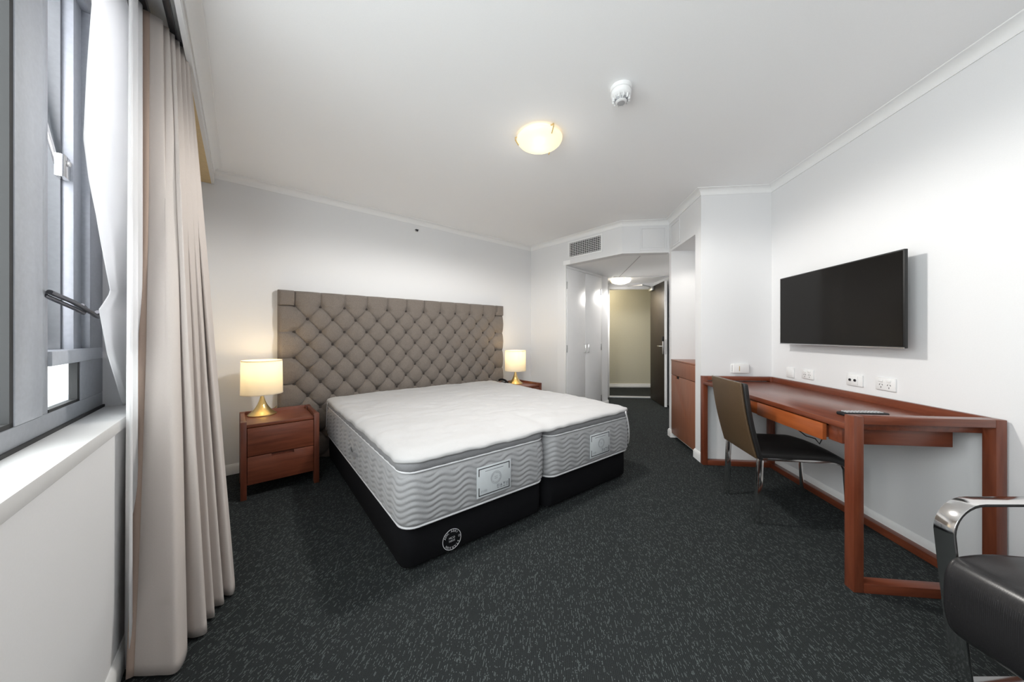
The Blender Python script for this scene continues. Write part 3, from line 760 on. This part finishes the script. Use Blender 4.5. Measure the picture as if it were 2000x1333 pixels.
# remote control
rm = thing('remote_control', 'black remote control lying at the near end of the desk', 'remote', deskp(.225, .225, .757), DA+3)
obj('remote_body', box(nb(), -.11, .11, -.024, .024, 0, .017), 'plastic_black', rm, .006, 3)
rb = None
for i in range(11):
    for j in range(3):
        loc = (-.085+.0165*i, -.013+.013*j, .0165)
        if rb is None: rb = obj('remote_button', box(nb(), -.005, .005, -.0042, .0042, 0, .005), 'plastic_grey', rm, .001, loc=loc)
        else: copy_part(rb, rm, loc)

# ------------------------------------------------------------------ television
TVP = C3 + V2(-.9938, .1115)*.10
tv = thing('television', 'black flat television mounted on the wall above the desk', 'television', (C3-BD*.748+V2(-.9938, .1115)*.0).to_tuple()[:2]+(1.366,), -6.4)
# local: x towards wall (wall at 0), y along the wall
hw_, hh_ = .484, .268
obj('cabinet', box(nb(), -.098, -.080, -hw_, hw_, -hh_, hh_), 'tv_black', tv, .003)
obj('screen', box(nb(), -.0995, -.097, -hw_+.008, hw_-.008, -hh_+.012, hh_-.008), 'tv_screen', tv)
obj('rear_housing', box(nb(), -.080, -.04, -.30, .30, -.18, .12), 'tv_black', tv, .006)
bm = nb(); box(bm, -.04, -.001, -.12, .12, -.10, .10); obj('wall_bracket', bm, 'dark_steel', tv, .002)
bm = nb(); box(bm, -.1005, -.098, -hw_, hw_, -hh_, -hh_+.006); obj('bottom_trim', bm, 'steel', tv)

# ------------------------------------------------------------------ wall plates (local: x along wall, y out of wall towards room = -)
def plate(name, label, cat, loc, deg, wd, ht, kind):
    t_ = thing(name, label, cat, loc, deg, None)
    obj('face_plate', box(nb(), -wd/2, wd/2, -.010, 0, -ht/2, ht/2), 'plastic_white', t_, .003)
    if kind == 'power':
        for sx in (-1, 1):
            obj('rocker_switch', box(nb(), sx*wd*.2-.012, sx*wd*.2+.012, -.0145, -.010, .012, .026), 'plastic_white', t_, .001)
            for px, pz, an in ((-.008, -.004, 30), (.008, -.004, -30), (0, -.02, 0)):
                M_ = Matrix.Translation((sx*wd*.2+px, -.0103, pz)) @ Matrix.Rotation(R(an), 4, 'Y')
                obj('pin_slot', box(nb(), -.0014, .0014, -.0006, .0006, -.0045, .0045, M_), 'dark_void', t_)
    elif kind == 'aerial':
        obj('insert_plate', box(nb(), -wd*.38, wd*.26, -.013, -.010, -ht*.38, ht*.38), 'plastic_white', t_, .002)
        for px in (-.024, .012):
            obj('socket', lathe(nb(), [(.0085, 0), (.0085, .004), (.005, .004), (.005, .001)], 16, Matrix.Translation((px, -.013, 0)) @ Matrix.Rotation(R(90), 4, 'X')), 'dark_steel', t_)
    elif kind == 'blank':
        obj('cover_insert', box(nb(), -wd*.36, wd*.36, -.0125, -.010, -ht*.34, ht*.34), 'plastic_white', t_, .002)
    else:
        obj('card_reader_housing', box(nb(), -wd/2+.012, wd/2-.001, -.026, -.010, -ht/2, ht/2), 'plastic_white', t_, .003)
        obj('indicator_strip', box(nb(), -.014, -.008, -.0268, -.0255, -.022, .022), 'brass', t_)
        bm = nb()
        for k in range(6): box(bm, -wd/2+.003, -wd/2+.010, -.0112, -.0098, -.026+.01*k, -.022+.01*k)
        obj('side_grille', bm, 'ink_grey', t_)
    return t_
def onB(u):   # point on the television wall for the sight line through column u
    k = (u-1000)/650; s = (C3.x-k*C3.y)/(BD.x-k*BD.y); return C3-BD*s
def plateB(name, label, cat, u, v, wd, ht, kind):
    k = (u-1000)/650; s = (C3.x-k*C3.y)/(k*BD.y-BD.x); q = C3+BD*s; z = 1.17-(v-655)*q.y/650
    return plate(name, label, cat, (q.x, q.y, z), -96.4, wd, ht, kind)
plateB('blank_wall_plate', 'small blank white wall plate above the desk, nearest the room corner', 'wall plate', 1545, 728, .085, .082, 'blank')
plateB('power_outlet', 'white double power outlet beside the blank plate near the corner', 'power outlet', 1579, 731.5, .115, .073, 'power')
plateB('aerial_outlet', 'white wall plate with two round dark aerial sockets', 'aerial outlet', 1671, 743, .115, .075, 'aerial')
plateB('power_outlet', 'white double power outlet furthest along the wall, right of the aerial sockets', 'power outlet', 1732, 751, .118, .075, 'power')
plate('card_switch', 'white room card switch with a yellow strip above the desk end', 'card switch', (C2+(C3-C2)*.545).to_tuple()[:2]+(1.17-65*3.02/650,), -6.4, .145, .082, 'card')

# ------------------------------------------------------------------ desk chair (x forward)
dc = thing('desk_chair', 'dark leather desk chair with chrome legs tucked at the desk', 'chair', (1.561, 2.253, 0), -8.5)
yy = .193
def sec(x0, x1, z0, z1): pass
for sy in (-1, 1):
    bm = nb(); tube(bm, [(-.012, sy*yy, .0), (-.004, sy*yy, .2), (.004, sy*yy, .41)], 0, flat=(.020, .034, (0, 1, 0))); obj('leg', bm, 'chrome', dc, .002)
    pth = [(.485, sy*yy, 0), (.478, sy*yy, .2), (.47, sy*yy, .33)] + [(.47-.06+.06*math.cos(R(a)), sy*yy, .345+.06*math.sin(R(a))) for a in range(15, 91, 15)] + [(.2, sy*yy, .405), (.0, sy*yy, .405)]
    bm = nb(); tube(bm, pth, 0, flat=(.022, .016, (0, 1, 0))); obj('leg', bm, 'chrome', dc, .002)
bm = nb(); box(bm, .0, .02, -yy, yy, .395, .412); obj('cross_rail', bm, 'chrome', dc, .002)
# seat: padded slab with falling front
rows = []
for i in range(25):
    f = i/24; x = -.005+.50*f; fall = .055*max(0, (f-.70)/.30)**2
    hz = [( -.208, .413), (-.212, .43), (-.205, .448), (-.17, .462), (-.08, .47), (0, .472), (.08, .47), (.17, .462), (.205, .448), (.212, .43), (.208, .413)]
    wf = 1-.03*max(0, (f-.85)/.15)
    rows.append([(x, y*wf, z-fall) for y, z in hz])
bm = nb(); vs = grid(bm, rows, True); bm.faces.new(vs[0][::-1]); bm.faces.new(vs[-1]); obj('seat', bm, 'leather_black', dc, angle=60)
# back: front cushion black, rear panel browned, a warm reflection painted in
def slab(x_off, th, wd, z0, z1, lean, mat, nm, bev):
    bm = nb(); rows = []
    for j in range(15):
        f = j/14; z = z0+(z1-z0)*f; xc = x_off-lean*f-.012*math.sin(math.pi*f)
        rows.append([(xc-th/2, -wd/2, z), (xc-th/2, wd/2, z), (xc+th/2, wd/2, z), (xc+th/2, -wd/2, z)])
    vs = grid(bm, rows, True); bm.faces.new(vs[0][::-1]); bm.faces.new(vs[-1]); return obj(nm, bm, mat, dc, bev, 3, angle=40)
bk = slab(.003, .030, .424, .40, .868, .088, 'leather_black', 'backrest', .010)
slab(-.019, .014, .402, .405, .872, .088, 'leather_warm_reflect', 'rear_panel', .005)

# ------------------------------------------------------------------ armchair (partly out of frame)
ac = thing('armchair', 'black leather armchair with flat chrome arm loops at the right edge', 'armchair', (1.70, .79, 0), 0)
def arm(yc):
    p = [(.30, yc, .60), (.10, yc, .617)]
    p += [(-.165+.0+.0, yc, .617)]
    p += [(-.165-.10*math.sin(R(a)), yc, .517+.10*math.cos(R(a))) for a in range(10, 91, 10)]
    p += [(-.252, yc, .40), (-.238, yc, .28), (-.222, yc, .15), (-.207, yc, .03), (-.20, yc, .012), (-.18, yc, .006), (.0, yc, .006), (.30, yc, .006)]
    bm = nb(); tube(bm, p, 0, flat=(.053, .010, (0, 1, 0))); return obj('arm_loop', bm, 'chrome', ac, .0015, angle=25)
arm(.314); arm(-.314)
bm = nb(); rows = []
prof = [(.30, .19), (-.10, .165), (-.18, .17), (-.245, .19), (-.29, .225), (-.309, .28), (-.313, .34), (-.308, .405), (-.285, .446), (-.24, .459), (-.15, .463), (0, .452), (.30, .43)]
P3 = catmull(prof, 5)
for yv, sc in ((-.287, .96), (-.282, .992), (-.27, 1), (-.1, 1.004), (.1, 1.004), (.27, 1), (.282, .992), (.287, .96)):
    rows.append([(x*1.0 if sc == 1 else x*sc, yv, .375+(z-.375)*sc) for x, z in P3])
vs = grid(bm, [list(r) for r in rows], False)
for a_, b_ in zip(vs, vs[1:]): bm.faces.new((a_[-1], a_[0], b_[0], b_[-1]))
bm.faces.new(vs[0]); bm.faces.new(vs[-1][::-1])
MATS['leather_weave'] = None
m, t, b = nt('leather_weave'); v = coord(t, 'Object', (1, 1, 1)); b.inputs['Base Color'].default_value = (.018, .017, .018, 1); b.inputs['Roughness'].default_value = .30
wv = t.nodes.new('ShaderNodeTexBrick'); wv.inputs['Scale'].default_value = 60; wv.inputs['Mortar Size'].default_value = .03; wv.offset = .5
t.links.new(v, wv.inputs['Vector']); bump(t, b, wv.outputs['Fac'], .35, .004)
obj('seat', bm, 'leather_weave', ac, angle=60)
bm = nb(); rows = []
for yv in (-.28, -.265, .265, .28):
    s_ = 1 if abs(yv) < .27 else .9
    rows.append([(.275+x*s_, yv, .62+z*s_) for x, z in ((-.09, -.24), (-.04, -.26), (.03, -.24), (.055, .22), (.02, .27), (-.03, .25))])
vs = grid(bm, rows, True); bm.faces.new(vs[0][::-1]); bm.faces.new(vs[-1]); obj('backrest', bm, 'leather_weave', ac, .01)

# ------------------------------------------------------------------ ceiling lamp, smoke alarm, sprinkler
def dome(name, label, loc, rad, mat, clipdeg):
    t_ = thing(name, label, 'ceiling light', loc, 0)
    dp = rad*.42
    prof = [(rad*math.cos(R(a)), -.022-dp*math.sin(R(a))) for a in range(0, 88, 6)]
    o_ = obj('glass_bowl', lathe(nb(), [(rad-.006, -.020), (rad, -.020)]+prof, 48, cap0=False), mat, t_, angle=60)
    obj('ceiling_pan', lathe(nb(), [(rad*.86, 0), (rad*.86, -.02), (rad*.80, -.028)], 40), 'plastic_white', t_)
    for a in clipdeg:
        M_ = Matrix.Rotation(R(a), 4, 'Z'); bm = nb()
        pth = [M_ @ Vector(p_) for p_ in ((rad*.84, 0, -.004), (rad+.012, 0, -.010), (rad+.010, 0, -.026), (rad*.93, 0, -.045-dp*.25))]
        tube(bm, pth, .004, 6); obj('clip', bm, 'brass', t_)
    return t_
dome('ceiling_light', 'lit frosted glass bowl light on the bedroom ceiling', (.185, 2.235, CEIL), .152, 'dome_glass', (58, 178, 298))
dome('ceiling_light', 'lit white glass bowl light on the hall ceiling near the entry door', (1.87, 5.72, HALL), .165, 'hall_dome_glass', (30, 150, 270))
sd_ = thing('smoke_alarm', 'white round smoke alarm with slotted cone on the ceiling', 'smoke alarm', (.590, 1.80, CEIL), 0)
obj('mounting_base', lathe(nb(), [(.056, 0), (.056, -.018), (.053, -.021)], 40), 'plastic_white', sd_)
obj('detector_body', lathe(nb(), [(.050, -.021), (.050, -.026), (.0535, -.028), (.0535, -.046), (.047, -.054), (.036, -.058)], 40), 'plastic_white', sd_)
obj('sensor_cap', lathe(nb(), [(.033, -.058), (.030, -.080), (.024, -.084), (.022, -.084)], 32), 'plastic_white', sd_)
obj('sensor_disc', lathe(nb(), [(.020, -.084), (.020, -.0855)], 28), 'plastic_grey', sd_)
bm = nb()
for k in range(24):
    a = 2*math.pi*k/24; box(bm, .0305, .0335, -.002, .002, -.077, -.061, Matrix.Rotation(a, 4, 'Z'))
o = obj('vent_slots', bm, 'ink_grey', sd_)
rsl = None
for k in range(12):
    if rsl is None: rsl = obj('rib', box(nb(), .036, .0475, -.0015, .0015, -.075, -.054), 'plastic_white', sd_, rot=(0, 0, 0))
    else: copy_part(rsl, sd_, None, (0, 0, 2*math.pi*k/12))
# side-wall sprinkler on the headboard wall
k = (812-1000)/650; s_ = (C1.x-k*C1.y)/(AD.x-k*AD.y); q = C1-AD*s_
spk = thing('sprinkler', 'small chrome sprinkler head high on the headboard wall', 'sprinkler', (q.x, q.y, 1.17+203*q.y/650), AA)
M_ = Matrix.Rotation(R(90), 4, 'X')
obj('wall_rose', lathe(nb(), [(.024, 0), (.022, .004), (.012, .006)], 24, M_), 'plastic_white', spk)
obj('nozzle', lathe(nb(), [(.009, .004), (.009, .02), (.006, .022), (.006, .03)], 16, M_), 'chrome', spk)
bm = nb(); box(bm, -.018, .018, -.045, -.012, .010, .012); box(bm, -.010, -.007, -.045, -.018, -.008, .012); box(bm, .007, .010, -.045, -.018, -.008, .012); obj('deflector', bm, 'dark_steel', spk)

# ------------------------------------------------------------------ air vent in the bulkhead
VA = math.degrees(math.atan2(VD.y, VD.x))
vn = thing('air_vent', 'rectangular air vent grille high on the wall by the wardrobe', 'air vent', ((C1+VD*.758).x, (C1+VD*.758).y, 2.233), VA)
vw, vh = .492, .183
bm = nb(); box(bm, -.026, vw+.026, -.006, 0, -.024, 0); box(bm, -.026, vw+.026, -.006, 0, vh, vh+.024); box(bm, -.026, 0, -.006, 0, 0, vh); box(bm, vw, vw+.026, -.006, 0, 0, vh); obj('frame', bm, 'trim', vn, .0015)
obj('backing', box(nb(), 0, vw, -.0014, -.0002, 0, vh), 'dark_void', vn)
o1 = o2 = None
for i in range(17):
    x = vw*(i+.5)/17
    if o1 is None: o1 = obj('blade', box(nb(), -.0022, .0022, -.006, -.002, 0, vh), 'plastic_white', vn, loc=(x, 0, 0))
    else: copy_part(o1, vn, (x, 0, 0))
for i in range(8):
    z = vh*(i+.5)/8
    if o2 is None: o2 = obj('blade', box(nb(), 0, vw, -.0065, -.003, -.0024, .0024), 'plastic_white', vn, loc=(0, 0, z))
    else: copy_part(o2, vn, (0, 0, z))
# access panels
pd = (C5-V2_).normalized(); pa = math.degrees(math.atan2(pd.y, pd.x))
def panel(label, q, deg, wd, ht, z):
    t_ = thing('access_panel', label, 'access panel', (q.x, q.y, z), deg)
    bm = nb(); f = .022
    box(bm, 0, wd, -.006, 0, 0, f); box(bm, 0, wd, -.006, 0, ht-f, ht); box(bm, 0, f, -.006, 0, f, ht-f); box(bm, wd-f, wd, -.006, 0, f, ht-f); obj('panel_frame', bm, 'wall', t_, .001)
    obj('panel_door', box(nb(), f+.004, wd-f-.004, -.004, 0, f+.004, ht-f-.004), 'wall', t_, .001); return t_
panel('square white access panel on the bulkhead facing the room', V2_+pd*.205, pa, .30, .275, 2.165)
panel('narrow white access panel on the bulkhead side above the niche', C5+nd*.05, math.degrees(math.atan2(nd.y, nd.x)), .27, .27, 2.165)

# ------------------------------------------------------------------ built-in wardrobe
wd_ = (E1-V1).normalized(); wa = math.degrees(math.atan2(wd_.y, wd_.x))
wr = thing('wardrobe', 'white built-in wardrobe with a pair of tall doors beside the bed', 'wardrobe', (V1.x, V1.y, 0), wa)
bm = nb(); box(bm, .0, .024, -.016, 0, 0, HALL); box(bm, 1.024, 1.05, -.016, 0, 0, HALL); box(bm, .024, 1.024, -.016, 0, HALL-.035, HALL); obj('door_frame', bm, 'trim', wr, .002)
for i, (x0, x1) in enumerate(((.028, .522), (.526, 1.020))):
    d = obj('door', box(nb(), x0, x1, -.020, -.001, .03, HALL-.04), 'door_white', wr, .002)
    xh = x1-.045 if i == 0 else x0+.045
    bm = nb(); tube(bm, [(xh, -.020, .905), (xh, -.048, .912), (xh, -.050, .925), (xh, -.050, 1.02), (xh, -.048, 1.033), (xh, -.020, 1.04)], .0055, 8); obj('handle', bm, 'chrome', d)
    xg = x0-.002 if i == 0 else x1+.002
    hg = None
    for z in (.16, .98, 1.86):
        if hg is None: hg = obj('hinge', box(nb(), -.010, .010, -.024, -.016, -.05, .05), 'steel', d, .001, loc=(xg, 0, z))
        else: copy_part(hg, d, (xg, 0, z))

# ------------------------------------------------------------------ minibar cabinet in the niche
cb = thing('minibar_cabinet', 'brown flush cabinet with a notched drawer set in the wall niche', 'cabinet', (C5.x, C5.y, 0), math.degrees(math.atan2(nd.y, nd.x)))
ca, cz = s0 if False else .062, .89
s0_, s1_ = .066, NL-.128
obj('carcass', box(nb(), s0_, s1_, .020, .44, .055, cz), 'cabinet_wood', cb, .002)
bm = nb(); mid = (s0_+s1_)/2-.14
zs = .722
prism(bm, [(s0_, zs), (s1_, zs), (s1_, cz-.012), (s0_, cz-.012)], -.018, .0, Matrix.Rotation(R(90), 4, 'X')); obj('drawer', bm, 'cabinet_wood', cb, .0015)
bm = nb(); prism(bm, [(s0_, .055), (s1_, .055), (s1_, zs-.005), (mid+.05, zs-.005), (mid+.05, zs-.035), (mid-.05, zs-.035), (mid-.05, zs-.005), (s0_, zs-.005)], -.018, 0, Matrix.Rotation(R(90), 4, 'X')); dr = obj('door', bm, 'cabinet_wood', cb, .0015)
obj('finger_notch', box(nb(), mid-.052, mid+.052, .0175, .0195, zs-.036, zs+.001), 'dark_void', dr)
obj('counter_top', box(nb(), s0_, s1_, -.004, .44, cz-.010, cz+.004), 'cabinet_wood', cb, .001)
obj('plinth', box(nb(), s0_, s1_, .06, .40, 0, .055), 'trim', cb)
# downlight in the niche ceiling
q = C5+nd*(NL*.45)+nn*.2
dl = thing('niche_downlight', 'small recessed downlight in the niche ceiling above the cabinet', 'downlight', (q.x, q.y, HALL), 0)
obj('bezel', lathe(nb(), [(.045, -.001), (.045, -.006), (.034, -.008), (.034, -.002)], 28, cap0=False, cap1=False), 'plastic_white', dl)
obj('lens', lathe(nb(), [(.034, -.001), (.034, -.004)], 28), 'hall_dome_glass', dl)
L_ = bpy.data.lights.new('downlight_beam', 'SPOT'); L_.energy = 3.4; L_.spot_size = R(120); L_.spot_blend = .6; L_.shadow_soft_size = .03; L_.color = (1, .95, .88)
lo = bpy.data.objects.new('downlight_beam', L_); COL.objects.link(lo); lo.parent = dl; lo.location = (0, 0, -.012)

# ------------------------------------------------------------------ entry door standing open
hp = V2(2.545, 6.12); fp = V2(2.452, 5.36); dd = (fp-hp).normalized()
ed = bpy.data.objects.new('door_1', None); COL.objects.link(ed); ed.location = (hp.x, hp.y, 0); ed.rotation_euler = (0, 0, math.atan2(dd.y, dd.x)); struct(ed); ed['label'] = 'dark brown entry door standing open in the hall'
DWD = .77
obj('leaf', box(nb(), 0, DWD, 0, .042, .012, 2.045), 'entry_wood', ed, .002)
obj('lock_edge', box(nb(), DWD, DWD+.003, .001, .041, .012, 2.045), 'trim', ed)
lk = obj('lock_plate', box(nb(), DWD-.075, DWD-.03, -.012, 0, .86, 1.07), 'steel', ed, .004)
bm = nb(); tube(bm, [(DWD-.052, -.01, .99), (DWD-.052, -.045, .99), (DWD-.065, -.055, .99), (DWD-.16, -.055, .99)], .009, 8); obj('lever', bm, 'chrome', lk)
obj('card_reader', box(nb(), DWD-.085, DWD-.02, -.02, 0, 1.07, 1.15), 'plastic_black', lk, .012, 3)
obj('strike_plate', box(nb(), DWD+.003, DWD+.005, .010, .032, .86, 1.10), 'steel', ed)
bm = nb(); box(bm, .05, .25, -.045, 0, 1.965, 2.03); obj('closer_body', bm, 'steel', ed, .004)
bm = nb(); tube(bm, [(.12, -.03, 2.04), (.30, -.22, 2.055), (.10, -.42, 2.06)], 0, flat=(.02, .006, (0, 0, 1))); obj('closer_arm', bm, 'steel', ed)
# corridor ceiling light
cl = dome('ceiling_light', 'warm bowl light on the corridor ceiling beyond the entry', (1.9, 6.95, 2.30), .15, 'dome_glass', (0, 120, 240))
L_ = bpy.data.lights.new('corridor_glow', 'POINT'); L_.energy = 9; L_.color = (1, .88, .66); L_.shadow_soft_size = .12
lo = bpy.data.objects.new('corridor_glow', L_); COL.objects.link(lo); lo.parent = cl; lo.location = (0, 0, -.16)
# the bowl lights' own light, thrown downwards by the glass bowls
for nm, e, c in (('ceiling_light', 50, (1, .97, .92)), ('ceiling_light.001', 22, (1, .975, .93))):
    L_ = bpy.data.lights.new('bowl_glow', 'SPOT'); L_.energy = e; L_.color = c; L_.shadow_soft_size = .10; L_.spot_size = R(178); L_.spot_blend = .25
    if not nm.endswith('1'):
        H_ = bpy.data.lights.new('bowl_halo', 'POINT'); H_.energy = .35; H_.color = c; H_.shadow_soft_size = .08
        ho = bpy.data.objects.new('bowl_halo', H_); COL.objects.link(ho); ho.parent = bpy.data.objects[nm]; ho.location = (0, 0, -.22)
    lo = bpy.data.objects.new('bowl_glow', L_); COL.objects.link(lo); lo.parent = bpy.data.objects[nm]; lo.location = (.10 if nm.endswith('1') else 0, 0, -.20)
